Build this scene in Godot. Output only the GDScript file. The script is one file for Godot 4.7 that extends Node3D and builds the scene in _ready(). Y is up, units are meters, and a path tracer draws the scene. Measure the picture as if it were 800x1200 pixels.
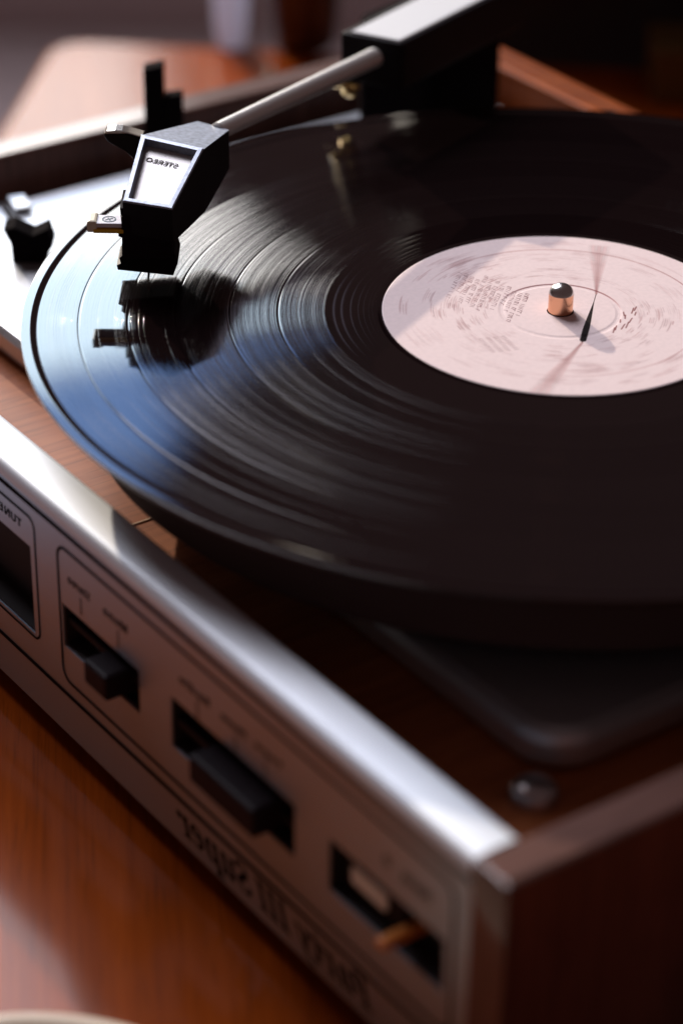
extends Node3D
# A close-up of an old turntable: record, tonearm, plinth with front controls, on a wooden table by a window.
# World: y up, the table top at y = 0, the spindle at x = z = 0, the front panel towards +z. H is the record's playing surface.
const H := 0.105
const TAU_ := TAU
var rng := RandomNumberGenerator.new()
var used := {}
var M := {}

# ---------------------------------------------------------------- naming and tagging
func tag(o: Node, label: String, category := "", group := "", kind := "") -> void:
	if label != "": o.set_meta("label", label)
	if category != "": o.set_meta("category", category)
	if group != "": o.set_meta("group", group)
	if kind != "": o.set_meta("kind", kind)

func thing(called: String, label: String, category: String, at := Vector3.ZERO) -> Node3D:
	var o := Node3D.new()
	o.name = called
	add_child(o, true)
	o.position = at
	tag(o, label, category)
	return o

func commit(st: SurfaceTool, called: String, m: Material, parent: Node) -> MeshInstance3D:
	var o := MeshInstance3D.new()
	o.mesh = st.commit()
	o.material_override = m
	var n := called
	var key := str(parent.get_instance_id()) + called
	if used.has(key):
		n = "%s_%03d" % [called, used[key]]
		used[key] += 1
	else:
		used[key] = 1
	o.name = n
	parent.add_child(o, true)
	return o

func begin() -> SurfaceTool:
	var st := SurfaceTool.new()
	st.begin(Mesh.PRIMITIVE_TRIANGLES)
	return st

# ---------------------------------------------------------------- shapes
func tri(st: SurfaceTool, a: Vector3, b: Vector3, c: Vector3, n: Vector3) -> void:
	# oriented so that its front looks along n
	if (c - a).cross(b - a).dot(n) < 0.0:
		var k := b
		b = c
		c = k
	for v in [a, b, c]:
		st.set_normal(n)
		st.set_uv(Vector2(v.x, v.z))
		st.add_vertex(v)

func face(st: SurfaceTool, pts: Array, inside: Vector3) -> void:
	var n: Vector3 = (pts[2] - pts[0]).cross(pts[1] - pts[0]).normalized()
	var mid := Vector3.ZERO
	for q in pts: mid += q
	mid /= pts.size()
	if n.dot(mid - inside) < 0.0: n = -n
	for i in range(1, pts.size() - 1):
		tri(st, pts[0], pts[i], pts[i + 1], n)

func inset(poly: PackedVector2Array, d: float) -> PackedVector2Array:
	var out := PackedVector2Array()
	var k := poly.size()
	for i in k:
		var a := poly[(i + k - 1) % k]
		var b := poly[i]
		var c := poly[(i + 1) % k]
		var e := (b - a).normalized()
		var g := (c - b).normalized()
		var n1 := Vector2(-e.y, e.x)
		var n2 := Vector2(-g.y, g.x)
		var s := n1 + n2
		var l := maxf(0.35, 1.0 + n1.dot(n2))
		out.append(b + s / l * d)
	return out

# polygon in local xz, extruded from y0 to y1 with chamfered rims, placed by t
func prism(st: SurfaceTool, poly: PackedVector2Array, y0: float, y1: float, ch := 0.0, t := Transform3D.IDENTITY) -> void:
	var p := poly.duplicate()
	if Geometry2D.is_polygon_clockwise(p): p.reverse()
	var rings := []
	if ch > 0.0:
		var q := inset(p, ch)
		var q2 := inset(p, ch * 0.3)
		rings = [[q, y0], [q2, y0 + ch * 0.3], [p, y0 + ch], [p, y1 - ch], [q2, y1 - ch * 0.3], [q, y1]]
	else:
		rings = [[p, y0], [p, y1]]
	var k := p.size()
	for r in rings.size() - 1:
		var A: PackedVector2Array = rings[r][0]
		var B: PackedVector2Array = rings[r + 1][0]
		var ya: float = rings[r][1]
		var yb: float = rings[r + 1][1]
		for i in k:
			var j := (i + 1) % k
			var a := t * Vector3(A[i].x, ya, A[i].y)
			var b := t * Vector3(A[j].x, ya, A[j].y)
			var c := t * Vector3(B[j].x, yb, B[j].y)
			var d := t * Vector3(B[i].x, yb, B[i].y)
			var n := (c - a).cross(d - b)
			if n.length() < 1e-14: continue
			n = n.normalized()
			var e := p[j] - p[i]
			var outw := t.basis * Vector3(e.y, 0, -e.x)
			if r == 0 and ch > 0.0: outw += t.basis * Vector3(0, -e.length() * 0.1, 0)
			if n.dot(outw) < 0.0: n = -n
			tri(st, a, b, c, n)
			tri(st, a, c, d, n)
	for side in [0, rings.size() - 1]:
		var C: PackedVector2Array = rings[side][0]
		var y: float = rings[side][1]
		var n := (t.basis * Vector3(0, -1.0 if side == 0 else 1.0, 0)).normalized()
		var ix := Geometry2D.triangulate_polygon(C)
		for i in range(0, ix.size(), 3):
			tri(st, t * Vector3(C[ix[i]].x, y, C[ix[i]].y), t * Vector3(C[ix[i + 1]].x, y, C[ix[i + 1]].y), t * Vector3(C[ix[i + 2]].x, y, C[ix[i + 2]].y), n)

func rect(x0: float, z0: float, x1: float, z1: float, r := 0.0, seg := 6) -> PackedVector2Array:
	if r <= 0.0: return PackedVector2Array([Vector2(x0, z0), Vector2(x1, z0), Vector2(x1, z1), Vector2(x0, z1)])
	var out := PackedVector2Array()
	for c in [[x1 - r, z1 - r, 0.0], [x0 + r, z1 - r, 90.0], [x0 + r, z0 + r, 180.0], [x1 - r, z0 + r, 270.0]]:
		for i in seg + 1:
			var a := deg_to_rad(c[2] + 90.0 * i / seg)
			out.append(Vector2(c[0] + r * cos(a), c[1] + r * sin(a)))
	return out

# a chamfered box between two corners
func box(st: SurfaceTool, a: Vector3, b: Vector3, ch := 0.0, t := Transform3D.IDENTITY) -> void:
	prism(st, rect(minf(a.x, b.x), minf(a.z, b.z), maxf(a.x, b.x), maxf(a.z, b.z)), minf(a.y, b.y), maxf(a.y, b.y), ch, t)

# a surface of revolution about t's y axis; prof is a list of (r, y); smooth normals along runs
func lathe(st: SurfaceTool, prof: Array, seg := 96, t := Transform3D.IDENTITY, uvr := 0.16) -> void:
	var m := prof.size()
	for i in m - 1:
		var p: Vector2 = prof[i]
		var q: Vector2 = prof[i + 1]
		var d := (q - p).normalized()
		var na := Vector2(d.y, -d.x)
		var nb := na
		if i > 0:
			var e: Vector2 = (p - prof[i - 1]).normalized()
			var n0 := Vector2(e.y, -e.x)
			if n0.dot(na) > 0.72: na = (na + n0).normalized()
		if i < m - 2:
			var e2: Vector2 = (prof[i + 2] - q).normalized()
			var n2 := Vector2(e2.y, -e2.x)
			if n2.dot(Vector2(d.y, -d.x)) > 0.72: nb = (Vector2(d.y, -d.x) + n2).normalized()
		for s in seg:
			var a0 := TAU * s / seg
			var a1 := TAU * (s + 1) / seg
			var quad := [[p, na, a0], [p, na, a1], [q, nb, a1], [q, nb, a0]]
			for k in [0, 1, 2, 0, 2, 3]:
				var w: Array = quad[k]
				var ca := cos(w[2])
				var sa := sin(w[2])
				st.set_normal((t.basis * Vector3(w[1].x * ca, w[1].y, w[1].x * sa)).normalized())
				st.set_uv(Vector2(w[2] / TAU * 8.0, w[0].x / uvr))
				st.add_vertex(t * Vector3(w[0].x * ca, w[0].y, w[0].x * sa))

# a straight tube between two points, radius r0 to r1, with rounded ends
func tube(st: SurfaceTool, a: Vector3, b: Vector3, r0: float, r1: float, seg := 32) -> void:
	var l := (b - a).length()
	var prof := [Vector2(0.0, 0.0), Vector2(r0 * 0.8, 0.0), Vector2(r0, r0 * 0.2), Vector2(r1, l - r1 * 0.2), Vector2(r1 * 0.8, l), Vector2(0.0, l)]
	lathe(st, prof, seg, along(a, b))

func along(a: Vector3, b: Vector3) -> Transform3D:
	var y := (b - a).normalized()
	var x := y.cross(Vector3.UP if absf(y.y) < 0.95 else Vector3.RIGHT).normalized()
	return Transform3D(Basis(x, y, x.cross(y)), a)

# a vertical frame: local x = along the picture side, local z = up (so prisms can be drawn upright), local y = away
func upright(at: Vector3, right: Vector3) -> Transform3D:
	right = right.normalized()
	var up := Vector3.UP
	return Transform3D(Basis(right, up.cross(right).normalized(), up), at)

# flat lettering as thin raised print; mirrored, as the photograph shows it
func lettering(called: String, text: String, at: Vector3, height: float, width: float, m: Material, parent: Node, right := Vector3.RIGHT, up := Vector3.UP, face_name := "Droid Sans", bold := false, slant := 0.0) -> void:
	var f := SystemFont.new()
	f.font_names = PackedStringArray([face_name])
	if bold: f.font_weight = 700
	var tm := TextMesh.new()
	tm.text = text
	tm.font = f
	tm.font_size = 32
	tm.pixel_size = 0.01
	tm.depth = 0.02
	tm.curve_step = 1.0
	var out := right.cross(up).normalized()
	var lo := Vector3(1e9, 1e9, 1e9)
	var hi := -lo
	var arrs := []
	for s in tm.get_surface_count():
		arrs.append(tm.surface_get_arrays(s))
		for v in arrs[-1][Mesh.ARRAY_VERTEX]:
			lo = lo.min(v)
			hi = hi.max(v)
	var sx := width / (hi.x - lo.x)
	var sy := height / (hi.y - lo.y)
	var st := begin()
	for ar in arrs:
		var vs: PackedVector3Array = ar[Mesh.ARRAY_VERTEX]
		var ns: PackedVector3Array = ar[Mesh.ARRAY_NORMAL]
		var ix = ar[Mesh.ARRAY_INDEX]
		if ix == null: ix = PackedInt32Array(range(vs.size()))
		for i in range(0, ix.size(), 3):
			for k in [0, 2, 1]:
				var v := vs[ix[i + k]]
				var n := ns[ix[i + k]]
				var px := -(v.x - lo.x) * sx + width - (v.y - lo.y) * sy * slant
				var py := (v.y - lo.y) * sy
				st.set_normal((right * -n.x + up * n.y + out * n.z).normalized())
				st.add_vertex(at + right * px + up * py + out * (0.00008 if v.z > 0.0 else -0.0001))
	commit(st, called, m, parent)

# ---------------------------------------------------------------- materials
func mat(c: Color, rough := 0.5, metal := 0.0, spec := 0.5) -> StandardMaterial3D:
	var m := StandardMaterial3D.new()
	m.albedo_color = c
	m.roughness = rough
	m.metallic = metal
	m.metallic_specular = spec
	return m

func lin(r: float, g: float, b: float) -> Color:
	return Color(r, g, b).linear_to_srgb()

func noise(s: int, freq: float, oct := 3) -> FastNoiseLite:
	var n := FastNoiseLite.new()
	n.seed = s
	n.frequency = freq
	n.fractal_octaves = oct
	n.noise_type = FastNoiseLite.TYPE_SIMPLEX_SMOOTH
	return n

# wood: grain runs along v; w pixels across the grain, h along it
func wood(s: int, w: int, h: int, dark: Color, light: Color, aspect: float, pores := 0.35) -> ImageTexture:
	var im := Image.create(w, h, false, Image.FORMAT_RGB8)
	var big := noise(s, 0.006, 2)
	var fine := noise(s + 1, 0.11, 2)
	var pore := noise(s + 2, 0.35, 1)
	for y in h:
		var v := y * aspect
		for x in w:
			var warp := big.get_noise_2d(x * 0.6, v * 0.05) * 26.0
			var rings := 0.5 + 0.5 * sin((x + warp * 4.0) * 0.045 + big.get_noise_2d(x, v * 0.12) * 5.0)
			var g := 0.5 + 0.5 * fine.get_noise_2d(x + warp, v * 0.018)
			var k := clampf(0.28 * rings + 0.72 * g, 0.0, 1.0)
			var p := pore.get_noise_2d(x + warp, v * 0.03)
			var c := dark.lerp(light, k)
			if p > 0.42: c = c.lerp(dark * 0.55, clampf((p - 0.42) * 4.0, 0.0, 1.0) * pores)
			im.set_pixel(x, y, c)
	im.generate_mipmaps()
	return ImageTexture.create_from_image(im)

func speckle(s: int, w: int, h: int, fx: float, fy: float, lo: float, hi: float) -> ImageTexture:
	var im := Image.create(w, h, false, Image.FORMAT_RGB8)
	var n := noise(s, 1.0, 3)
	for y in h:
		for x in w:
			var k := lerpf(lo, hi, clampf(0.5 + 0.7 * n.get_noise_2d(x * fx, y * fy), 0.0, 1.0))
			im.set_pixel(x, y, Color(k, k, k))
	return ImageTexture.create_from_image(im)

func wood_mat(t: Texture2D, sx: float, sz: float, rough: float, coat := 0.0, coat_rough := 0.1) -> StandardMaterial3D:
	var m := mat(Color.WHITE, rough)
	m.albedo_texture = t
	m.uv1_triplanar = true
	m.uv1_scale = Vector3(1.0 / sx, 1.0 / sz, 1.0 / sz)
	m.uv1_triplanar_sharpness = 8.0
	if coat > 0.0:
		m.clearcoat_enabled = true
		m.clearcoat = coat
		m.clearcoat_roughness = coat_rough
	return m

func label_print() -> ImageTexture:
	# pale pink paper with rows of small print, drawn as the photograph shows them: fine short strokes that follow the turn
	var n := 1024
	var im := Image.create(n, n, false, Image.FORMAT_RGB8)
	var paper := lin(0.93, 0.77, 0.77)
	im.fill(paper)
	var fib := noise(91, 0.05, 3)
	for y in n:
		for x in n:
			var k := 1.0 + 0.025 * fib.get_noise_2d(x, y)
			im.set_pixel(x, y, paper * k)
	var sc := n / 0.1
	var ink := Color(0.42, 0.27, 0.29)
	var red := Color(0.45, 0.13, 0.13)
	# concentric rules
	for r in [[0.0405, 0.30, 0.0003, 150.0, 330.0], [0.0172, 0.45, 0.0003, 150.0, 300.0], [0.0392, 0.2, 0.00025, 280.0, 420.0]]:
		arc(im, sc, r[0], r[3], r[4], r[2], red, r[1])
	# print smears: groups of short arcs side by side
	for g in 150:
		var a := rng.randf_range(0.0, 360.0)
		var r := rng.randf_range(0.019, 0.044)
		var dens := 0.28 if (a > 100.0 and a < 215.0) or (a > 300.0 or a < 40.0) else 0.12
		for k in rng.randi_range(2, 6):
			arc(im, sc, r + k * 0.00055 + rng.randf_range(0, 0.0002), a + rng.randf_range(-3, 3), a + rng.randf_range(4, 17), rng.randf_range(0.00012, 0.00028), ink.lerp(red, rng.randf()), dens * rng.randf_range(0.2, 0.75))
	# rows of small letters left of the spindle (too small to read): strokes set across each row
	var along_row := Vector2(0.647, 0.763)
	var across := Vector2(-0.953, 0.302)
	for row in 12:
		var o := Vector2(-0.0135, 0.0002) + across * row * 0.0021 + along_row * rng.randf_range(-0.002, 0.003)
		var l := rng.randf_range(0.011, 0.021)
		var strength := 0.85 if row < 2 else 0.5
		var u := 0.0
		while u < l:
			var q := o + along_row * u
			stroke(im, sc, q, q + across * 0.0012 + along_row * rng.randf_range(-0.0003, 0.0003), 0.00016, ink, strength * rng.randf_range(0.5, 1.0))
			if rng.randf() < 0.5: stroke(im, sc, q, q + along_row * 0.0007, 0.00014, ink, strength * 0.6)
			u += rng.randf_range(0.00055, 0.0013) if rng.randf() < 0.85 else 0.0022
	for row in 4:
		var o := Vector2(0.0035, 0.0225) + Vector2(-0.35, 0.93) * row * 0.0022
		for k in 10:
			var q := o + Vector2(0.9, 0.2) * k * 0.0010
			stroke(im, sc, q, q + Vector2(-0.0003, 0.0011), 0.00018, ink, 0.3)
	# a printed emblem of leaning strokes right of the spindle
	for k in 11:
		var q := Vector2(0.0182, -0.0052).lerp(Vector2(0.0103, -0.0182), k / 10.0)
		var d := Vector2(rng.randf_range(0.0006, 0.0012), rng.randf_range(0.0006, 0.0016))
		q += Vector2(0.85, -0.52) * rng.randf_range(-0.0018, 0.0018)
		stroke(im, sc, q - d, q + d, 0.00022, red * 0.8, 0.6)
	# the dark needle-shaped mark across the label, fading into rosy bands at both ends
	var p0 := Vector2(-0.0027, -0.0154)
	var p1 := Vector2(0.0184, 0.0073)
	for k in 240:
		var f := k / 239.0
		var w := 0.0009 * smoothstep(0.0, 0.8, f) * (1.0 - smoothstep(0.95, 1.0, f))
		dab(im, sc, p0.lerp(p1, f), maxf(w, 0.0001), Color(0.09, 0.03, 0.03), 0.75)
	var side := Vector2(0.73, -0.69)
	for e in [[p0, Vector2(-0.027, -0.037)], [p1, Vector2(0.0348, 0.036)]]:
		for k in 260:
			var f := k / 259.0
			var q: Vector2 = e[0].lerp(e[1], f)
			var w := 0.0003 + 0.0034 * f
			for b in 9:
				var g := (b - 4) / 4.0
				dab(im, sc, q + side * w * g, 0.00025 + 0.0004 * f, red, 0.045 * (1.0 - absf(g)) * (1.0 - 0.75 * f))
	im.generate_mipmaps()
	return ImageTexture.create_from_image(im)

func dab(im: Image, sc: float, q: Vector2, r: float, c: Color, a: float) -> void:
	var n := im.get_width()
	var px := q.x * sc + n / 2.0
	var py := q.y * sc + n / 2.0
	var R := r * sc + 1.0
	for y in range(int(py - R), int(py + R) + 1):
		for x in range(int(px - R), int(px + R) + 1):
			if x < 0 or y < 0 or x >= n or y >= n: continue
			var k := clampf(r * sc + 0.5 - Vector2(x + 0.5 - px, y + 0.5 - py).length(), 0.0, 1.0) * a
			if k > 0.0: im.set_pixel(x, y, im.get_pixel(x, y).lerp(c, k))

func stroke(im: Image, sc: float, a: Vector2, b: Vector2, r: float, c: Color, al: float) -> void:
	var steps := int((b - a).length() * sc / maxf(0.7, r * sc * 0.9)) + 1
	for i in steps + 1:
		dab(im, sc, a.lerp(b, float(i) / steps), r, c, al * 0.6)

func arc(im: Image, sc: float, r: float, a0: float, a1: float, w: float, c: Color, al: float) -> void:
	var steps := int(absf(deg_to_rad(a1 - a0)) * r * sc / maxf(0.8, w * sc)) + 2
	for i in steps + 1:
		var f := float(i) / steps
		var a := deg_to_rad(lerpf(a0, a1, f))
		dab(im, sc, Vector2(cos(a), sin(a)) * r, w, c, al * 0.6 * minf(1.0, 4.0 * minf(f, 1.0 - f) + 0.1))

func materials() -> void:
	M.table = wood_mat(wood(11, 1536, 512, lin(0.235, 0.041, 0.003), lin(0.375, 0.071, 0.007), 3.0, 0.2), 0.5, 0.5, 0.35, 0.42, 0.14)
	M.table.metallic_specular = 0.08
	M.plinth = wood_mat(wood(23, 768, 512, lin(0.10, 0.046, 0.036), lin(0.21, 0.095, 0.072), 2.0), 0.30, 0.30, 0.45, 0.6, 0.1)
	M.plinth.metallic_specular = 0.2
	M.deck = wood_mat(wood(37, 768, 512, lin(0.27, 0.074, 0.024), lin(0.46, 0.148, 0.050), 2.0, 0.25), 0.34, 0.34, 0.45, 0.0, 0.25)
	M.deck.metallic_specular = 0.3
	M.bounce_lit_back = wood_mat(M.deck.albedo_texture, 0.34, 0.34, 0.5)
	M.bounce_lit_back.metallic_specular = 0.25
	M.bounce_lit_back.albedo_color = Color(1.0, 0.86, 0.62)  # orange tint paints the warm bounced light into the back wall
	M.trim = mat(lin(0.84, 0.89, 0.95), 0.60, 0.22)
	M.trim.roughness_texture = speckle(5, 256, 64, 0.02, 0.6, 0.75, 1.0)
	M.trim.uv1_triplanar = true
	M.trim.uv1_scale = Vector3(9, 40, 40)
	M.panel = mat(lin(0.41, 0.54, 0.66), 0.42, 0.85)
	M.panel.roughness_texture = speckle(6, 512, 128, 0.01, 0.5, 0.8, 1.0)
	M.panel.uv1_triplanar = true
	M.panel.uv1_scale = Vector3(4, 16, 16)
	M.print = mat(lin(0.010, 0.007, 0.008), 0.8, 0.0, 0.15)
	M.print_grey = mat(lin(0.10, 0.085, 0.085), 0.6)
	M.print_pale = mat(lin(0.36, 0.35, 0.32), 0.6)
	M.groove = mat(lin(0.03, 0.02, 0.02), 0.5)
	M.black = mat(lin(0.0105, 0.006, 0.0072), 0.55, 0.0, 0.28)
	M.matt_black = mat(lin(0.006, 0.004, 0.005), 0.9, 0.0, 0.12)
	M.black_satin = mat(lin(0.016, 0.010, 0.013), 0.5, 0.0, 0.22)
	M.recess = mat(lin(0.016, 0.010, 0.011), 0.7)
	M.plate = mat(lin(0.64, 0.66, 0.69), 0.40, 0.75)
	M.plate.roughness_texture = speckle(8, 256, 256, 0.12, 0.12, 0.85, 1.0)
	M.plate.uv1_triplanar = true
	M.plate.uv1_scale = Vector3(8, 8, 8)
	M.platter = mat(lin(0.10, 0.068, 0.064), 0.7, 0.0, 0.2)
	M.rubber = mat(lin(0.07, 0.045, 0.045), 0.8)
	M.chrome = mat(lin(0.75, 0.74, 0.73), 0.09, 1.0)
	M.cap = mat(lin(0.50, 0.45, 0.45), 0.22, 0.9)
	M.joint = mat(lin(0.62, 0.42, 0.26), 0.5)
	M.steel = mat(lin(0.72, 0.71, 0.70), 0.22, 1.0)
	M.arm = mat(lin(0.80, 0.78, 0.75), 0.34, 0.6)
	M.top_plate = mat(lin(0.90, 0.92, 0.95), 0.4)
	M.warm_reflection_steel = mat(lin(0.78, 0.42, 0.26), 0.22, 1.0)  # spindle side: steel, with the label's warm reflection put into its colour
	M.brass = mat(lin(0.80, 0.56, 0.22), 0.22, 1.0)
	M.frame = mat(lin(0.44, 0.49, 0.60), 0.42, 0.5)
	M.frame.albedo_texture = speckle(15, 256, 256, 0.06, 0.06, 0.72, 1.0)
	M.frame.uv1_triplanar = true
	M.frame.uv1_scale = Vector3(30, 30, 30)
	M.mirror = mat(lin(0.55, 0.53, 0.53), 0.40, 0.5)
	M.cream = mat(lin(0.90, 0.82, 0.62), 0.4)
	M.tagtop = mat(lin(0.85, 0.84, 0.92), 0.4)
	M.emblem = mat(lin(0.03, 0.08, 0.12), 0.4)
	M.gold = mat(lin(0.88, 0.52, 0.03), 0.35)
	M.lever = mat(lin(0.75, 0.24, 0.04), 0.45)
	M.window = mat(lin(0.85, 0.80, 0.74), 0.3)
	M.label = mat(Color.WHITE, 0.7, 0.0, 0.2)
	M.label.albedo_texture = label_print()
	# vinyl: black, glossy; the walls of the fine grooves lean across the grooves only, so highlights spread along the radius
	var ng := noise(3, 0.012, 2)
	for e in [["vinyl", 0.06, 3.4, 0.02, 9.0], ["vinyl_fine", 0.04, 0.6, 0.01, 8.0], ["vinyl_busy", 0.065, 4.4, 0.03, 10.0]]:
		var im := Image.create(8, 2048, false, Image.FORMAT_RGB8)
		var rn := RandomNumberGenerator.new()
		rn.seed = 4
		for y in 2048:
			var wild: bool = rn.randf() < e[3] * (1.0 + 1.2 * ng.get_noise_1d(y))
			var a := deg_to_rad(clampf(rn.randfn(0.0, e[4] if wild else e[2]), -44.0, 44.0))
			if rn.randf() < 0.02: a = deg_to_rad(rn.randfn(35.0, 6.0)) * (1.0 if rn.randf() < 0.5 else -1.0)
			for x in 8: im.set_pixel(x, y, Color(0.5, 0.5 + 0.5 * sin(a), 0.5 + 0.5 * cos(a)))
		var m := mat(lin(0.0072, 0.0036, 0.0040), e[1], 0.0, 0.56)
		m.normal_enabled = true
		m.normal_texture = ImageTexture.create_from_image(im)
		m.normal_scale = 1.0
		m.uv1_scale = Vector3(1, 8.7, 1)
		M[e[0]] = m
	M.vinyl_smooth = mat(lin(0.0072, 0.0036, 0.0040), 0.05, 0.0, 0.56)
	M.wall = mat(lin(0.60, 0.50, 0.50), 0.9)
	M.floor = mat(lin(0.56, 0.46, 0.46), 0.9)
	M.dark_box = mat(lin(0.010, 0.006, 0.007), 0.5)
	M.olive = mat(lin(0.15, 0.085, 0.020), 0.6)
	M.jar = mat(lin(0.075, 0.030, 0.018), 0.3)
	M.porcelain = mat(lin(0.86, 0.88, 0.94), 0.3)
	M.porcelain.backlight_enabled = true
	M.porcelain.backlight = Color(0.85, 0.88, 0.95)
	M.dish = mat(lin(0.66, 0.52, 0.38), 0.3)

# ---------------------------------------------------------------- the scene
func _ready() -> void:
	rng.seed = 77
	# camera: a short telephoto, close, looking down at about 31 degrees
	var cam := Camera3D.new()
	cam.name = "camera"
	add_child(cam)
	cam.transform = Transform3D(Basis.from_euler(Vector3(deg_to_rad(-30.8797), deg_to_rad(54.4301), deg_to_rad(0.6634)), EULER_ORDER_YXZ), Vector3(0.49464, 0.42818, 0.42833))
	var ca := CameraAttributesPhysical.new()
	ca.frustum_focal_length = 60.5
	ca.exposure_aperture = 3.8
	ca.frustum_focus_distance = 0.733
	ca.frustum_near = 0.01
	ca.frustum_far = 60.0
	cam.attributes = ca
	cam.near = 0.01
	cam.far = 60.0
	cam.fov = 22.4368
	cam.current = true
	# the dim room round the table
	var we := WorldEnvironment.new()
	we.name = "environment"
	var env := Environment.new()
	env.background_mode = Environment.BG_COLOR
	env.background_color = lin(0.064, 0.040, 0.039)
	env.tonemap_mode = Environment.TONE_MAPPER_LINEAR
	env.tonemap_exposure = 1.0
	env.sdfgi_enabled = true
	env.ssao_enabled = true
	env.ssil_enabled = true
	we.environment = env
	add_child(we)
	# low sun through the window, from the left and a little behind
	var sun := SpotLight3D.new()
	sun.name = "low_sunlight"
	add_child(sun)
	var dir := Vector3(-0.9438, 0.2907, -0.1573).normalized()
	sun.position = Vector3(0, H, 0) + dir * 8.0
	sun.look_at_from_position(sun.position, Vector3(0, H, 0))
	sun.light_color = Color(1.0, 0.93, 0.84)
	sun.light_energy = 64.0 * 1.0
	sun.light_size = 0.035
	sun.spot_angle = 12.0
	sun.spot_range = 20.0
	sun.spot_attenuation = 2.0
	sun.shadow_enabled = true
	# the window panes: bright low sky, bluer higher up, one dim curtained pane on the right
	pane("window_low_pane", -92.0, -60.2, 17.0, 25.5, Color(1.0, 0.985, 0.97), 11.0)
	pane("window_middle_pane", -96.0, -60.2, 25.6, 29.0, Color(0.84, 0.93, 1.0), 9.0)
	pane("window_upper_pane", -96.0, -60.2, 29.1, 32.0, Color(0.55, 0.72, 1.0), 3.6)
	pane("window_high_pane", -104.0, -63.2, 34.0, 58.0, Color(0.96, 0.955, 1.0), 9.6)
	pane("window_curtained_pane", -59.9, -58.0, 24.6, 29.0, Color(0.93, 0.90, 1.0), 1.0)
	pane("window_curtain_edge", -57.9, -56.2, 25.0, 28.4, Color(0.90, 0.88, 1.0), 0.3)
	materials()
	setting()
	turntable()
	record()
	others()

# a rectangular light 5 m away that fills the given azimuths and elevations (radiance in linear units)
func pane(called: String, az0: float, az1: float, el0: float, el1: float, c: Color, radiance: float) -> void:
	var d := 5.0
	var az := deg_to_rad((az0 + az1) / 2.0)
	var el := deg_to_rad((el0 + el1) / 2.0)
	var at := Vector3(sin(az) * cos(el), sin(el), -cos(az) * cos(el)) * d
	var l := AreaLight3D.new()
	l.name = called
	add_child(l)
	l.look_at_from_position(at + Vector3(0, H, 0), Vector3(0, H, 0))
	var w := 2.0 * d * cos(el) * tan(deg_to_rad((az1 - az0) / 2.0))
	var h := 2.0 * d * tan(deg_to_rad((el1 - el0) / 2.0))
	l.area_size = Vector2(w, h)
	l.area_normalize_energy = true
	l.light_color = c
	l.light_energy = radiance * w * h / PI
	l.area_range = 20.0
	l.shadow_enabled = true

func setting() -> void:
	var st := begin()
	box(st, Vector3(-6, -0.76, -6), Vector3(4, -0.74, 4))
	tag(commit(st, "floor", M.floor, self), "dark brown floor far below the table", "", "", "structure")
	st = begin()
	var away := Transform3D(Basis(Vector3.UP, deg_to_rad(54.0)), Vector3(-2.0, -0.74, -1.45))
	box(st, Vector3(-3.5, 0, -0.1), Vector3(3.5, 1.3, 0.0), 0.0, away)
	tag(commit(st, "wall", M.wall, self), "dark reddish brown wall far behind the table", "", "", "structure")

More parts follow.
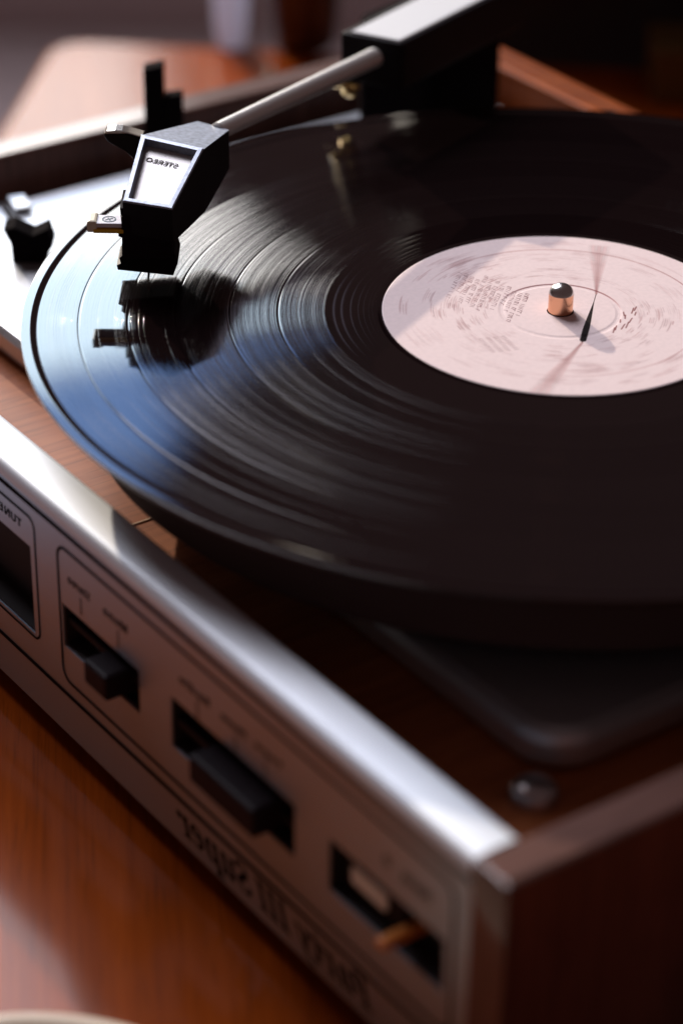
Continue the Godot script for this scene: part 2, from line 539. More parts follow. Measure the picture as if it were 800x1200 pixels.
func turntable() -> void:
	var t := thing("turntable", "old turntable in a dark wood plinth with a metal front panel of slide switches", "turntable")
	var yw := H - 0.022   # rims of the plinth
	var yd := H - 0.045   # wooden deck
	var yp := H - 0.033   # metal plate
	var st := begin()
	# ---- plinth
	box(st, Vector3(-0.2300, 0.010, -0.1392), Vector3(0.1583, yd, 0.1395))
	commit(st, "deck", M.deck, t)
	st = begin()
	box(st, Vector3(-0.2430, 0.009, -0.1530), Vector3(-0.2302, yw, 0.1523), 0.0012)
	commit(st, "side_wall", M.plinth, t)
	st = begin()
	box(st, Vector3(0.1585, 0.009, -0.1530), Vector3(0.1702, yw, 0.1525), 0.0012)
	commit(st, "side_wall", M.plinth, t)
	st = begin()
	box(st, Vector3(-0.2300, 0.009, -0.1530), Vector3(0.1583, yw - 0.0004, -0.1394), 0.0012)
	var bw := commit(st, "back_wall", M.bounce_lit_back, t)
	st = begin()
	box(st, Vector3(-0.2298, yw - 0.0006, -0.1462), Vector3(0.1581, yw + 0.0004, -0.1455))
	commit(st, "dark_inlay", M.groove, bw)
	for fx in [-0.21, 0.14]:
		for fz in [-0.13, 0.125]:
			st = begin()
			lathe(st, [Vector2(0.0, 0.0), Vector2(0.009, 0.0), Vector2(0.010, 0.001), Vector2(0.011, 0.011), Vector2(0.0, 0.011)], 24, Transform3D(Basis.IDENTITY, Vector3(fx, 0, fz)))
			commit(st, "foot", M.recess, t)
	# ---- the bright trim on the front edge
	st = begin()
	var tp := PackedVector2Array()
	# profile in (z, y): a flat top with rounded front edge
	for q in [[0.1398, -0.040], [0.1398, -0.0228], [0.1403, -0.0222], [0.1415, -0.0220], [0.1500, -0.0220], [0.1514, -0.0224], [0.1523, -0.0232], [0.1527, -0.0245], [0.1527, -0.0262], [0.1505, -0.0262], [0.1500, -0.040]]:
		tp.append(Vector2(q[0], q[1]))
	extrude_x(st, tp, -0.2299, 0.1582)
	commit(st, "metal_trim", M.trim, t)
	front_panel(t)
	# ---- metal plate
	st = begin()
	prism(st, rect(-0.2200, -0.1345, 0.1255, 0.1035, 0.014, 10), yd + 0.0006, yp, 0.0036)
	var pl := commit(st, "metal_plate", M.plate, t)
	# a dark slot with a pale slider at the plate's left end
	st = begin()
	box(st, Vector3(-0.0015, 0, -0.011), Vector3(0.0015, 0.0012, 0.011), 0.0004, Transform3D(Basis(Vector3.UP, deg_to_rad(-104)), Vector3(-0.2065, yp - 0.0004, 0.0625)))
	commit(st, "slider_slot", M.recess, pl)
	st = begin()
	box(st, Vector3(-0.0030, 0, -0.0055), Vector3(0.0030, 0.0016, 0.0055), 0.0006, Transform3D(Basis(Vector3.UP, deg_to_rad(-104)), Vector3(-0.2120, yp + 0.0008, 0.0560)))
	commit(st, "slider", M.plate, pl)
	# notched black selector
	st = begin()
	var kp := PackedVector2Array()
	for q in [[-0.0054, 0.0113], [-0.0018, 0.0122], [0.0038, 0.0094], [0.0089, 0.0119], [0.0105, 0.0062], [0.0072, 0.0], [-0.0030, 0.0], [-0.0032, 0.0062]]:
		kp.append(Vector2(q[0], q[1]))
	prism(st, kp, -0.0005, 0.0085, 0.0004, upright(Vector3(-0.1745, yp, 0.0765), Vector3(0.5817, 0, -0.8134)))
	commit(st, "selector_knob", M.matt_black, pl)
	# two-pronged arm rest
	st = begin()
	var rt := Vector3(0.5817, 0, -0.8134)
	var fr := upright(Vector3(-0.2026, yp, 0.0078), rt)
	prism(st, PackedVector2Array([Vector2(-0.0042, 0.0), Vector2(0.0026, 0.0), Vector2(0.0025, 0.0425), Vector2(-0.0042, 0.0409)]), 0.0, 0.007, 0.0005, fr)
	prism(st, PackedVector2Array([Vector2(0.0028, 0.0), Vector2(0.0088, 0.0), Vector2(0.0086, 0.0322), Vector2(0.0028, 0.0314)]), 0.0005, 0.0065, 0.0005, fr)
	prism(st, PackedVector2Array([Vector2(-0.0062, 0.0), Vector2(0.0108, 0.0), Vector2(0.0098, 0.004), Vector2(-0.0052, 0.004)]), -0.003, 0.010, 0.0006, fr)
	commit(st, "arm_rest", M.matt_black, t)
	# chrome cap in the front corner of the deck
	st = begin()
	lathe(st, [Vector2(0.0062, 0.0), Vector2(0.0062, 0.0014), Vector2(0.0058, 0.0026), Vector2(0.0050, 0.0037), Vector2(0.0039, 0.0045), Vector2(0.0026, 0.0050), Vector2(0.0013, 0.0052), Vector2(0.0, 0.0053)], 32, Transform3D(Basis.IDENTITY, Vector3(0.126, yd, 0.1084)))
	commit(st, "screw_cap", M.cap, t)
	# a pale joint line in the deck, by the trim
	st = begin()
	box(st, Vector3(-0.0330, yd + 0.0001, 0.112), Vector3(-0.0326, yd + 0.0003, 0.139))
	commit(st, "joint_line", M.joint, t)
	# ---- platter and spindle
	st = begin()
	lathe(st, [Vector2(0.0, -0.0310), Vector2(0.095, -0.0310), Vector2(0.097, -0.0262), Vector2(0.1320, -0.0258), Vector2(0.1332, -0.0246), Vector2(0.1332, -0.0082), Vector2(0.1322, -0.0068), Vector2(0.130, -0.0062), Vector2(0.0, -0.0062)], 120, Transform3D(Basis.IDENTITY, Vector3(0, H, 0)))
	var pt := commit(st, "platter", M.platter, t)
	st = begin()
	lathe(st, [Vector2(0.0, -0.0060), Vector2(0.138, -0.0060), Vector2(0.1395, -0.0055), Vector2(0.1395, -0.0030), Vector2(0.138, -0.0021), Vector2(0.0, -0.0021)], 120, Transform3D(Basis.IDENTITY, Vector3(0, H, 0)))
	commit(st, "rubber_mat", M.rubber, pt)
	st = begin()
	lathe(st, [Vector2(0.00352, -0.004), Vector2(0.00352, 0.0058)], 40, Transform3D(Basis.IDENTITY, Vector3(0, H, 0)))
	commit(st, "spindle", M.warm_reflection_steel, pt)
	st = begin()
	lathe(st, [Vector2(0.00350, 0.0058), Vector2(0.00330, 0.0067), Vector2(0.0027, 0.0076), Vector2(0.0018, 0.0082), Vector2(0.0009, 0.0085), Vector2(0.0, 0.0086)], 40, Transform3D(Basis.IDENTITY, Vector3(0, H, 0)))
	commit(st, "spindle_tip", M.steel, pt)
	tonearm(t)

func extrude_x(st: SurfaceTool, p: PackedVector2Array, x0: float, x1: float) -> void:
	var k := p.size()
	var q := p.duplicate()
	if Geometry2D.is_polygon_clockwise(q): q.reverse()
	var ns := []
	for i in k:
		var e := (q[(i + 1) % k] - q[i]).normalized()
		ns.append(Vector2(e.y, -e.x))
	for i in k:
		var j := (i + 1) % k
		var na: Vector2 = ns[i]
		var nb: Vector2 = ns[i]
		if ns[i].dot(ns[(i + k - 1) % k]) > 0.6: na = (ns[i] + ns[(i + k - 1) % k]).normalized()
		if ns[i].dot(ns[j]) > 0.6: nb = (ns[i] + ns[j]).normalized()
		var v := [Vector3(x0, H + q[i].y, q[i].x), Vector3(x1, H + q[i].y, q[i].x), Vector3(x1, H + q[j].y, q[j].x), Vector3(x0, H + q[j].y, q[j].x)]
		var n := [na, na, nb, nb]
		var order := [0, 1, 2, 0, 2, 3]
		if (v[2] - v[0]).cross(v[1] - v[0]).dot(Vector3(0, ns[i].y, ns[i].x)) < 0.0: order = [0, 2, 1, 0, 3, 2]
		for o in order:
			st.set_normal(Vector3(0, n[o].y, n[o].x))
			st.set_uv(Vector2(v[o].x, v[o].z))
			st.add_vertex(v[o])
	var ix := Geometry2D.triangulate_polygon(q)
	for s in [[x0, -1.0], [x1, 1.0]]:
		for i in range(0, ix.size(), 3):
			tri(st, Vector3(s[0], H + q[ix[i]].y, q[ix[i]].x), Vector3(s[0], H + q[ix[i + 1]].y, q[ix[i + 1]].x), Vector3(s[0], H + q[ix[i + 2]].y, q[ix[i + 2]].x), Vector3(s[1], 0, 0))

# a thin raised line of print or a groove on the front panel, as an upright frame outline (rounded lower corners)
func outline(st: SurfaceTool, x0: float, y0: float, x1: float, y1: float, w: float, z: float, r := 0.0) -> void:
	var outer := rect(x0, y0, x1, y1, r) if r > 0.0 else rect(x0, y0, x1, y1)
	var p := outer.duplicate()
	if Geometry2D.is_polygon_clockwise(p): p.reverse()
	var q := inset(p, w)
	for i in p.size():
		var j := (i + 1) % p.size()
		var a := Vector3(p[i].x, H + p[i].y, z)
		var b := Vector3(p[j].x, H + p[j].y, z)
		var c := Vector3(q[j].x, H + q[j].y, z)
		var d := Vector3(q[i].x, H + q[i].y, z)
		tri(st, a, b, c, Vector3(0, 0, 1))
		tri(st, a, c, d, Vector3(0, 0, 1))

func front_panel(t: Node3D) -> void:
	var zf := 0.1512
	var zp := zf + 0.00015
	# the panel is built round its openings, so that the switches sit in real recesses
	var holes := [[-0.2190, -0.0722, -0.0372, -0.0440], [-0.0208, -0.0668, 0.0184, -0.0532], [0.0340, -0.0675, 0.0894, -0.0520], [0.1037, -0.0674, 0.1483, -0.0522]]
	var x0 := -0.2299
	var x1 := 0.1582
	var ylo := -0.0967
	var yhi := -0.0263
	var zb := 0.1398
	var st := begin()
	var cols := [x0]
	for h in holes:
		cols.append(h[0])
		cols.append(h[2])
	cols.append(x1)
	for i in cols.size() - 1:
		if i % 2 == 0:
			slab(st, cols[i], ylo, cols[i + 1], yhi, zb, zf)
		else:
			var h: Array = holes[(i - 1) / 2]
			slab(st, h[0], ylo, h[2], h[1], zb, zf)
			slab(st, h[0], h[3], h[2], yhi, zb, zf)
	var fp := commit(st, "front_panel", M.panel, t)
	# backs of the recesses
	for h in holes:
		st = begin()
		slab(st, h[0] - 0.001, h[1] - 0.001, h[2] + 0.001, h[3] + 0.001, zb - 0.006, zb + 0.004)
		commit(st, "recess_back", M.recess, fp)
	# black plastic liners round the openings
	for h in holes:
		st = begin()
		slab(st, h[0], h[1], h[2], h[1] + 0.0007, zb + 0.004, zf - 0.0005)
		slab(st, h[0], h[3] - 0.0007, h[2], h[3], zb + 0.004, zf - 0.0005)
		slab(st, h[0], h[1] + 0.0007, h[0] + 0.0007, h[3] - 0.0007, zb + 0.004, zf - 0.0005)
		slab(st, h[2] - 0.0007, h[1] + 0.0007, h[2], h[3] - 0.0007, zb + 0.004, zf - 0.0005)
		commit(st, "black_liner", M.recess, fp)
	# printed frames and rules
	st = begin()
	outline(st, -0.2250, -0.0738, -0.0340, -0.0340, 0.0007, zp, 0.0035)
	commit(st, "printed_frame", M.print, fp)
	st = begin()
	outline(st, -0.0225, -0.0785, 0.1518, -0.0345, 0.0009, zp, 0.0045)
	commit(st, "printed_frame", M.print, fp)
	for e in [[-0.0300, 0.0012], [-0.0828, 0.0012]]:
		st = begin()
		slab(st, x0 + 0.0005, e[0] - e[1] / 2, x1 - 0.0005, e[0] + e[1] / 2, zf - 0.001, zf + 0.0002)
		commit(st, "dark_rule", M.print, fp)
	# hair lines that lead from the words to the switch
	for x in [-0.0105, 0.0085, 0.0465, 0.0640, 0.0770]:
		st = begin()
		slab(st, x - 0.0002, -0.0515, x + 0.0002, -0.0462, zf - 0.001, zp)
		commit(st, "hair_line", M.print_grey, fp)
	var z := zf
	lettering("lettering", "Stereo", Vector3(-0.0170, H - 0.0448, z), 0.0026, 0.0115, M.print, fp, Vector3.RIGHT, Vector3.UP, "Droid Sans", true)
	lettering("lettering", "Mono", Vector3(0.0013, H - 0.0448, z), 0.0026, 0.0120, M.print, fp, Vector3.RIGHT, Vector3.UP, "Droid Sans", true)
	lettering("lettering", "Radio", Vector3(0.0383, H - 0.0452, z), 0.0026, 0.0139, M.print, fp, Vector3.RIGHT, Vector3.UP, "Droid Sans", true)
	lettering("lettering", "Phono", Vector3(0.0575, H - 0.0452, z), 0.0026, 0.0110, M.print, fp, Vector3.RIGHT, Vector3.UP, "Droid Sans", true)
	lettering("lettering", "Tape", Vector3(0.0725, H - 0.0452, z), 0.0026, 0.0120, M.print, fp, Vector3.RIGHT, Vector3.UP, "Droid Sans", true)
	lettering("lettering", "O", Vector3(0.1250, H - 0.0455, z), 0.0026, 0.0026, M.print, fp, Vector3.RIGHT, Vector3.UP, "Droid Sans", true)
	lettering("lettering", "Netz", Vector3(0.1320, H - 0.0455, z), 0.0028, 0.0105, M.print, fp, Vector3.RIGHT, Vector3.UP, "Droid Sans", true)
	lettering("lettering", "TUNER", Vector3(-0.0570, H - 0.0402, z), 0.0026, 0.0155, M.print, fp, Vector3.RIGHT, Vector3.UP, "Droid Sans", true)
	lettering("model_lettering", "Party III Super", Vector3(0.0385, H - 0.0957, z), 0.0108, 0.0850, M.print, fp, Vector3.RIGHT, Vector3.UP, "Droid Serif", true, 0.42)
	# ---- slide switch on the left: a black knob that stands out of its slot
	st = begin()
	box(st, Vector3(-0.0206, H - 0.0600, 0.1440), Vector3(0.0182, H - 0.0575, 0.1500), 0.0005)
	var s1 := commit(st, "slide_switch", M.black, t)
	st = begin()
	prism(st, rect(0.0012, -0.0020, 0.0128, 0.0125, 0.001, 3), H - 0.0640, H - 0.0562, 0.0012, Transform3D(Basis.IDENTITY, Vector3(0, 0, 0.1455)))
	commit(st, "switch_knob", M.black_satin, s1)
	# ---- wide slide switch in the middle
	st = begin()
	box(st, Vector3(0.0342, H - 0.0610, 0.1440), Vector3(0.0892, H - 0.0585, 0.1500), 0.0005)
	var s2 := commit(st, "slide_switch", M.black, t)
	st = begin()
	prism(st, rect(0.0525, -0.0020, 0.0815, 0.0125, 0.001, 3), H - 0.0645, H - 0.0558, 0.0012, Transform3D(Basis.IDENTITY, Vector3(0, 0, 0.1455)))
	commit(st, "switch_knob", M.black_satin, s2)
	# ---- power switch: a pale window and an orange lever
	st = begin()
	slab(st, 0.1040, -0.0672, 0.1290, -0.0524, 0.1440, 0.1478)
	var s3 := commit(st, "power_switch", M.black, t)
	st = begin()
	prism(st, rect(0.1092, -0.0628, 0.1230, -0.0576, 0.0008, 3), 0.0, 0.0012, 0.0003, Transform3D(Basis(Vector3.RIGHT, Vector3(0, 0, 1), Vector3.UP), Vector3(0, H, 0.1476)))
	commit(st, "pale_window", M.window, s3)
	st = begin()
	box(st, Vector3(0.1318, H - 0.0622, 0.1440), Vector3(0.1348, H - 0.0592, 0.1580), 0.0008)
	commit(st, "orange_lever", M.lever, s3)

# a plain upright slab on the panel plane (x0,y0)-(x1,y1), from z0 to z1; y is relative to the record's height
func slab(st: SurfaceTool, x0: float, y0: float, x1: float, y1: float, z0: float, z1: float) -> void:
	box(st, Vector3(x0, H + y0, z0), Vector3(x1, H + y1, z1))

func v(x: float, y: float, z: float) -> Vector3:
	return Vector3(x, H + y, z)

func tonearm(t: Node3D) -> void:
	# pivot base behind the record
	var st := begin()
	var base_t := Transform3D(Basis(Vector3.UP, deg_to_rad(17.0)), Vector3(-0.1835, H, -0.0925))
	prism(st, rect(-0.017, -0.022, 0.017, 0.022, 0.006, 5), -0.0326, 0.0143, 0.0015, base_t)
	var arm := commit(st, "tonearm", M.matt_black, t)
	# housing block above the pivot
	var e1 := (v(-0.130, 0.030, -0.040) - v(-0.1495, 0.030, -0.0294)).normalized()
	var e2 := (v(-0.147, 0.030, -0.0879) - v(-0.130, 0.030, -0.040)).normalized()
	var o := v(-0.1495, 0.0, -0.0294)
	var bt := Transform3D(Basis(e1, Vector3.UP, e2), o)
	st = begin()
	prism(st, rect(0.0, 0.0, 0.0222, 0.075, 0.0015, 3), 0.0140, 0.0300, 0.0008, bt)
	commit(st, "pivot_housing", M.black, arm)
	st = begin()
	prism(st, PackedVector2Array([Vector2(0.0032, 0.0015), Vector2(0.0205, 0.0012), Vector2(0.0205, 0.072), Vector2(0.0032, 0.072)]), 0.0298, 0.0306, 0.0003, bt)
	commit(st, "bright_top_plate", M.top_plate, arm)
	st = begin()
	lathe(st, [Vector2(0.0, 0.0), Vector2(0.0036, 0.0), Vector2(0.0036, 0.002), Vector2(0.0018, 0.0035), Vector2(0.0012, 0.006), Vector2(0.0022, 0.0068), Vector2(0.0022, 0.0085), Vector2(0.0, 0.009)], 24, Transform3D(Basis(Vector3.RIGHT, deg_to_rad(62.0)), v(-0.1500, 0.0100, -0.0350)))
	commit(st, "brass_screw", M.brass, arm)
	# tube
	var a := v(-0.1355, 0.0252, -0.0335)
	var b := v(-0.1070, 0.0282, 0.0420)
	st = begin()
	tube(st, a, b + (b - a).normalized() * 0.004, 0.0032, 0.0026, 40)
	commit(st, "arm_tube", M.arm, arm)
	# ---- headshell: a wedge open at the front top, with a pale inset plate
	var TL := v(-0.1040, 0.0340, 0.0726)
	var TR := v(-0.0853, 0.0340, 0.0632)
	var BL := v(-0.0822, 0.0260, 0.0923)
	var BR := v(-0.0699, 0.0260, 0.0836)
	var RL := v(-0.1135, 0.0293, 0.0474)
	var RR := v(-0.1018, 0.0298, 0.0440)
	var dn := Vector3(0, -1, 0)
	var RLl := RL + dn * 0.0110
	var RRl := RR + dn * 0.0122
	var TLl := TL + dn * 0.0185
	var TRl := TR + dn * 0.0195
	var BLl := BL + dn * 0.0095
	var BRl := BR + dn * 0.0100
	var mid := (TL + BR + RLl + RRl) / 4.0 + dn * 0.004
	st = begin()
	face(st, [RL, RR, RRl, RLl], mid)
	face(st, [RL, TL, TLl, RLl], mid)
	face(st, [TL, BL, BLl, TLl], mid)
	face(st, [RR, TR, TRl, RRl], mid)
	face(st, [TR, BR, BRl, TRl], mid)
	face(st, [BL, BR, BRl, BLl], mid)
	face(st, [RLl, RRl, TRl, TLl], mid)
	face(st, [TLl, TRl, BRl, BLl], mid)
	var hs := commit(st, "headshell", M.black, arm)
	# grey sloping rear top
	st = begin()
	var up := (TR - TL).cross(RL - TL).normalized()
	if up.y < 0: up = -up
	face(st, [RL, RR, TR, TL], mid)
	commit(st, "grey_top", M.frame, hs)
	# raised grey rim round the plate
	var nf := (BL - TL).cross(TR - TL).normalized()
	if nf.y < 0: nf = -nf
	var quad := [TL, TR, BR, BL]
	var cen := (TL + TR + BR + BL) / 4.0
	var wd := 0.0015
	var inn := []
	for i in 4:
		var pv: Vector3 = quad[(i + 3) % 4]
		var cu: Vector3 = quad[i]
		var nx: Vector3 = quad[(i + 1) % 4]
		var d1 := (pv - cu).normalized()
		var d2 := (nx - cu).normalized()
		var s := d1.cross(d2).length()
		inn.append(cu + (d1 + d2) * wd / s)
	for i in 4:
		var j := (i + 1) % 4
		st = begin()
		var oa: Vector3 = quad[i]
		var ob: Vector3 = quad[j]
		var ia: Vector3 = inn[i]
		var ib: Vector3 = inn[j]
		var hgt := nf * 0.0005
		var bev: Vector3 = ((cen - (oa + ob) / 2.0) - nf * (cen - (oa + ob) / 2.0).dot(nf)).normalized() * 0.0003
		var m2 := (oa + ob + ia + ib) / 4.0 - nf * 0.002
		face(st, [oa + bev + hgt, ob + bev + hgt, ib + hgt, ia + hgt], m2)
		face(st, [oa, ob, ob + bev + hgt, oa + bev + hgt], m2)
		# inner wall of the recess, facing the plate
		face(st, [ia + hgt, ib + hgt, ib - nf * 0.0023, ia - nf * 0.0023], (oa + ob) / 2.0)
		commit(st, "rim", M.frame, hs)
	st = begin()
	var low := []
	for q in inn: low.append(q + (cen - q) * 0.004 - nf * 0.0022)
	face(st, low, cen - nf)
	var plate := commit(st, "pale_plate", M.mirror, hs)
	# mirrored STEREO near the plate's upper edge
	var ex := (TR - TL).normalized()
	var ey := nf.cross(ex).normalized()
	lettering("lettering", "STEREO", low[0] + ex * 0.0032 - ey * 0.0062 + nf * 0.0001, 0.0016, 0.0104, M.print_pale, hs, ex, ey, "Droid Sans", false)
	# finger lift
	st = begin()
	var rt := Vector3(0.5817, 0, -0.8134)
	var fl := PackedVector2Array()
	for q in [[-0.0107, 0.0003], [-0.0098, 0.0009], [-0.0075, 0.0011], [-0.0055, 0.0009], [-0.0036, 0.0003], [0.0004, -0.0010], [0.0006, -0.0095], [-0.0018, -0.0088], [-0.0030, -0.0070], [-0.0048, -0.0052], [-0.0077, -0.0036], [-0.0099, -0.0022], [-0.0107, -0.0008]]:
		fl.append(Vector2(q[0], q[1]))
	prism(st, fl, 0.0, 0.0035, 0.0006, upright(TL + Vector3(0, 0, 0.0), rt))
	var fi := commit(st, "finger_lift", M.black, hs)
	st = begin()
	var ft := PackedVector2Array()
	for q in [[-0.0106, 0.0004], [-0.0098, 0.0010], [-0.0075, 0.0012], [-0.0055, 0.0010], [-0.0036, 0.0004], [0.0004, -0.0009], [0.0004, -0.0004], [-0.0036, 0.0008], [-0.0055, 0.0013], [-0.0075, 0.0015], [-0.0098, 0.0012]]:
		ft.append(Vector2(q[0], q[1]))
	prism(st, ft, -0.0003, 0.0045, 0.0002, upright(TL, rt))
	commit(st, "bright_edge", M.steel, hs)
	# ---- cartridge under the headshell
	st = begin()
	var ct := upright(BL, rt)
	var cp := PackedVector2Array()
	for q in [[-0.0009, -0.0020], [0.0141, -0.0040], [0.0141, -0.0130], [0.0128, -0.0146], [0.0140, -0.0150], [0.0150, -0.0190], [0.0136, -0.0228], [-0.0021, -0.0212], [-0.0024, -0.0198], [-0.0012, -0.0192], [-0.0016, -0.0175], [-0.0008, -0.0168], [-0.0006, -0.0112], [-0.0016, -0.0108], [-0.0015, -0.0078], [-0.0006, -0.0072]]:
		cp.append(Vector2(q[0], q[1]))
	prism(st, cp, 0.0003, 0.0135, 0.0003, ct)
	var cart := commit(st, "cartridge", M.black, arm)
	st = begin()
	box(st, Vector3(-0.0005, -0.0172, -0.0008), Vector3(0.0137, -0.0040, 0.0), 0.0003, Transform3D(ct.basis * Basis(Vector3(1, 0, 0), Vector3(0, 0, 1), Vector3(0, 1, 0)), ct.origin))
	commit(st, "front_cover", M.black_satin, cart)
	# stylus: thin cantilever with its point on the record
	st = begin()
	var c0: Vector3 = ct * Vector3(0.0065, 0.006, -0.0215)
	var c1 := Vector3(c0.x, H + 0.0013, c0.z) + Vector3(0.004, 0, 0.003)
	tube(st, c0, c1, 0.0004, 0.0003, 12)
	lathe(st, [Vector2(0.0, 0.0), Vector2(0.0003, 0.0008), Vector2(0.0003, 0.0015), Vector2(0.0, 0.0016)], 12, Transform3D(Basis.IDENTITY, Vector3(c1.x, H + 0.0002, c1.z)))
	commit(st, "stylus", M.steel, cart)
	# stylus lever on its left: pale top with a ring emblem, dark and gold edge, cream tip
	var lt := Transform3D(Basis(rt, Vector3.UP, rt.cross(Vector3.UP).normalized()), ct * Vector3(0.0, 0.0025, -0.0073))
	st = begin()
	box(st, Vector3(-0.0085, -0.0004, -0.0030), Vector3(0.0, 0.0009, 0.0030), 0.0002, lt)
	commit(st, "stylus_lever", M.tagtop, cart)
	st = begin()
	box(st, Vector3(-0.0084, -0.0019, -0.0028), Vector3(0.0, -0.0008, 0.0036), 0.0002, lt)
	commit(st, "gold_edge", M.gold, cart)
	st = begin()
	box(st, Vector3(-0.0084, -0.0021, -0.0026), Vector3(0.0, -0.0017, 0.0027), 0.0001, lt)
	commit(st, "dark_edge", M.black, cart)
	st = begin()
	box(st, Vector3(-0.0102, -0.0020, -0.0032), Vector3(-0.0075, 0.0016, 0.0032), 0.0007, lt)
	commit(st, "cream_tip", M.cream, cart)
	st = begin()
	var em := lt.translated_local(Vector3(-0.0042, 0.0009, 0.0))
	lathe(st, [Vector2(0.0016, 0.0), Vector2(0.0020, 0.0), Vector2(0.0020, 0.0001), Vector2(0.0016, 0.0001)], 32, em)
	box(st, Vector3(-0.0012, 0, -0.0002), Vector3(0.0012, 0.0001, 0.0002), 0.0, em.rotated_local(Vector3.UP, 0.5))
	box(st, Vector3(-0.0009, 0.00003, -0.0002), Vector3(0.0009, 0.00012, 0.0002), 0.0, em.rotated_local(Vector3.UP, 2.0))
	commit(st, "ring_emblem", M.emblem, cart)
	st = begin()
	lathe(st, [Vector2(0.0, 0.0), Vector2(0.0006, 0.0), Vector2(0.0005, 0.0004), Vector2(0.0, 0.0005)], 16, Transform3D(Basis(rt, -ct.basis.y, rt.cross(-ct.basis.y)), ct * Vector3(0.0004, -0.0002, -0.0062)))
	commit(st, "rivet", M.cream, cart)

func record() -> void:
	var t := thing("vinyl_record", "black vinyl record with a pale pink label lying on the turntable", "record", Vector3(0, H, 0))
	var seg := 256
	# body: underside, rim bead and the smooth land at the edge
	var st := begin()
	lathe(st, [Vector2(0.0038, -0.0018), Vector2(0.05, -0.0018), Vector2(0.148, -0.0017), Vector2(0.1496, -0.0014), Vector2(0.1503, -0.0008), Vector2(0.1505, -0.0003), Vector2(0.15049, 0.0002), Vector2(0.15044, 0.00032), Vector2(0.15036, 0.00036), Vector2(0.1502, 0.00036), Vector2(0.1481, 0.00036), Vector2(0.1479, 0.00036), Vector2(0.14755, 0.00032), Vector2(0.1465, 0.00004), Vector2(0.1460, 0.0)], seg)
	commit(st, "rim_bead", M.vinyl_smooth, t)
	# grooved bands between smooth gaps
	var edges := [0.1460, 0.1345, 0.1210, 0.1080, 0.0930, 0.0792, 0.0655]
	var kinds := ["vinyl_fine", "vinyl_fine", "vinyl_busy", "vinyl", "vinyl_busy", "vinyl"]
	for i in 6:
		st = begin()
		lathe(st, [Vector2(edges[i] - (0.0005 if i > 0 else 0.0), 0.0), Vector2(edges[i + 1] + 0.0005, 0.0)], seg)
		commit(st, "groove_band", M[kinds[i]], t)
	for i in range(1, 6):
		st = begin()
		var e: float = edges[i]
		lathe(st, [Vector2(e + 0.0005, 0.0), Vector2(e + 0.0003, -0.00003), Vector2(e - 0.0003, -0.00003), Vector2(e - 0.0005, 0.0)], seg)
		commit(st, "track_gap", M.vinyl_smooth, t)
	# run-out land with its few loose turns
	var prof := [Vector2(0.0660, 0.0)]
	for r in [0.0640, 0.0618, 0.0592, 0.0570, 0.0555, 0.0540, 0.0530]:
		prof.append(Vector2(r + 0.00035, 0.0))
		prof.append(Vector2(r, -0.000018))
		prof.append(Vector2(r - 0.00035, 0.0))
	prof.append(Vector2(0.0508, 0.0))
	prof.append(Vector2(0.0503, -0.00015))
	prof.append(Vector2(0.0498, 0.0))
	prof.append(Vector2(0.0038, 0.0))
	prof.append(Vector2(0.0038, -0.0018))
	st = begin()
	lathe(st, prof, seg)
	commit(st, "run_out_land", M.vinyl_smooth, t)
	# paper label with a pressed ring
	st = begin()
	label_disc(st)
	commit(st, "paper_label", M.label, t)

func label_disc(st: SurfaceTool) -> void:
	var prof := [Vector2(0.05, 0.00002), Vector2(0.0497, 0.00016), Vector2(0.0175, 0.00018), Vector2(0.0168, 0.00005), Vector2(0.0161, 0.00005), Vector2(0.0154, 0.00018), Vector2(0.0038, 0.00018)]
	var seg := 192
	for i in prof.size() - 1:
		var p: Vector2 = prof[i]
		var q: Vector2 = prof[i + 1]
		var d := (q - p).normalized()
		var n := Vector2(d.y, -d.x)
		if n.y < 0: n = -n
		for s in seg:
			var a0 := TAU * s / seg
			var a1 := TAU * (s + 1) / seg
			var c := [[p, a0], [p, a1], [q, a1], [q, a0]]
			for k in [0, 1, 2, 0, 2, 3]:
				var r: Vector2 = c[k][0]
				var a: float = c[k][1]
				st.set_normal(Vector3(n.x * cos(a), n.y, n.x * sin(a)).normalized())
				st.set_uv(Vector2(0.5 + r.x * cos(a) / 0.1, 0.5 + r.x * sin(a) / 0.1))
				st.add_vertex(Vector3(r.x * cos(a), r.y, r.x * sin(a)))

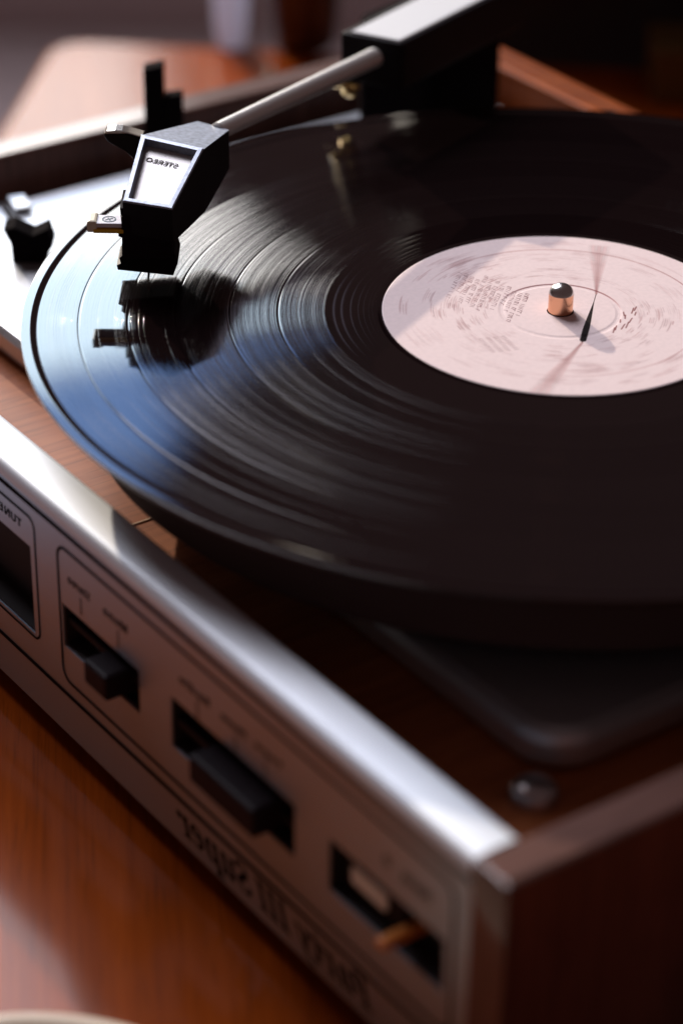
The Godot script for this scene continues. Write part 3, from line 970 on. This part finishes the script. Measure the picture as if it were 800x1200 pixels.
func others() -> void:
	# ---- the table; its own z axis runs along the grain
	var c := Vector3(-0.5089, 0, -0.1257)   # far corner in view
	var ez := Vector3(0.745, 0, 0.667).normalized()
	var ex := Vector3(ez.z, 0, -ez.x)
	var t := thing("table", "reddish brown wooden table with rounded corner carrying the turntable", "table", c)
	t.basis = Basis(ex, Vector3.UP, ez)
	var st := begin()
	# the veneer's grain runs 11 degrees off the table's long side
	var veneer := Transform3D(Basis(Vector3.UP, deg_to_rad(11.5)), Vector3.ZERO)
	prism(st, rect(-0.003, -0.003, 1.05, 1.35, 0.018, 8), -0.028, 0.0, 0.003, veneer.inverse())
	commit(st, "table_top", M.table, t).transform = veneer
	st = begin()
	box(st, Vector3(0.05, -0.10, 0.05), Vector3(1.0, -0.0282, 1.30), 0.001)
	commit(st, "apron", M.table, t)
	for lx in [0.08, 0.97]:
		for lz in [0.08, 1.27]:
			st = begin()
			prism(st, rect(lx - 0.025, lz - 0.025, lx + 0.025, lz + 0.025, 0.006, 3), -0.74, -0.1002, 0.002)
			commit(st, "leg", M.table, t)
	# ---- glazed jar and a slim pale bottle at the far edge
	var j := thing("jar", "brown glazed jar at the table's far edge beside the pale bottle", "jar", Vector3(-0.4420, 0, -0.2165))
	st = begin()
	lathe(st, [Vector2(0.0, 0.0), Vector2(0.013, 0.0), Vector2(0.0150, 0.002), Vector2(0.0165, 0.02), Vector2(0.0175, 0.06), Vector2(0.0170, 0.10), Vector2(0.015, 0.115), Vector2(0.015, 0.125), Vector2(0.0, 0.125)], 48)
	commit(st, "body", M.jar, j)
	st = begin()
	lathe(st, [Vector2(0.0152, 0.1252), Vector2(0.0165, 0.127), Vector2(0.0165, 0.134), Vector2(0.014, 0.139), Vector2(0.0, 0.141)], 48)
	commit(st, "lid", M.jar, j)
	var pb := thing("bottle", "slim pale blue white bottle at the table's far edge left of the jar", "bottle", Vector3(-0.4590, 0, -0.1880))
	st = begin()
	lathe(st, [Vector2(0.0, 0.0), Vector2(0.0052, 0.0), Vector2(0.0064, 0.0015), Vector2(0.0078, 0.012), Vector2(0.0086, 0.03), Vector2(0.0090, 0.07), Vector2(0.0080, 0.085), Vector2(0.0045, 0.098), Vector2(0.0040, 0.120), Vector2(0.0, 0.120)], 40)
	commit(st, "body", M.porcelain, pb)
	st = begin()
	lathe(st, [Vector2(0.0, 0.1202), Vector2(0.0050, 0.1202), Vector2(0.0050, 0.132), Vector2(0.0, 0.1325)], 32)
	commit(st, "cap", M.porcelain, pb)
	# ---- dark cabinet with an olive front plate
	var k := thing("speaker_box", "tall black cabinet standing on the floor behind the table", "speaker", Vector3(-0.37, 0, -0.335))
	k.basis = Basis(Vector3.UP, deg_to_rad(54.0))
	st = begin()
	box(st, Vector3(-0.09, -0.739, -0.20), Vector3(0.24, 0.34, 0.0), 0.004)
	for q in [Vector3(0.06, 0.10, 0.0), Vector3(0.06, 0.24, 0.0)]:
		var ring := begin()
		lathe(ring, [Vector2(0.040, 0.0), Vector2(0.040, 0.003), Vector2(0.034, 0.003), Vector2(0.030, -0.0005), Vector2(0.0, -0.0005)], 40, Transform3D(Basis(Vector3.RIGHT, Vector3(0, 0, 1), Vector3(0, -1, 0)), q + Vector3(0, 0, 0.001)))
		commit(ring, "speaker_ring", M.dark_box, k)
	commit(st, "cabinet", M.dark_box, k)
	# ---- small olive box in front of the cabinet
	var ob := thing("box", "small dim olive yellow box on the table in front of the black cabinet", "box", Vector3(-0.2900, 0, -0.3130))
	ob.basis = Basis(Vector3.UP, deg_to_rad(54.0))
	st = begin()
	box(st, Vector3(-0.0120, 0.0003, -0.034), Vector3(0.045, 0.0190, 0.0), 0.0008)
	commit(st, "carton", M.olive, ob)
	st = begin()
	box(st, Vector3(-0.0124, 0.0192, -0.0344), Vector3(0.0454, 0.0245, 0.0004), 0.0008)
	commit(st, "lid", M.olive, ob)
	# ---- cream dish at the near corner; only its rim shows
	var d := thing("dish", "cream glazed dish rim in front of the turntable on the table", "dish", Vector3(0.1296, 0, 0.2528))
	st = begin()
	lathe(st, [Vector2(0.0, 0.0), Vector2(0.030, 0.0), Vector2(0.032, 0.002), Vector2(0.048, 0.0095), Vector2(0.058, 0.0135), Vector2(0.0600, 0.0146), Vector2(0.0602, 0.0157), Vector2(0.0590, 0.0162), Vector2(0.0570, 0.0157), Vector2(0.046, 0.0118), Vector2(0.032, 0.0045), Vector2(0.0, 0.0040)], 96)
	commit(st, "body", M.dish, d)
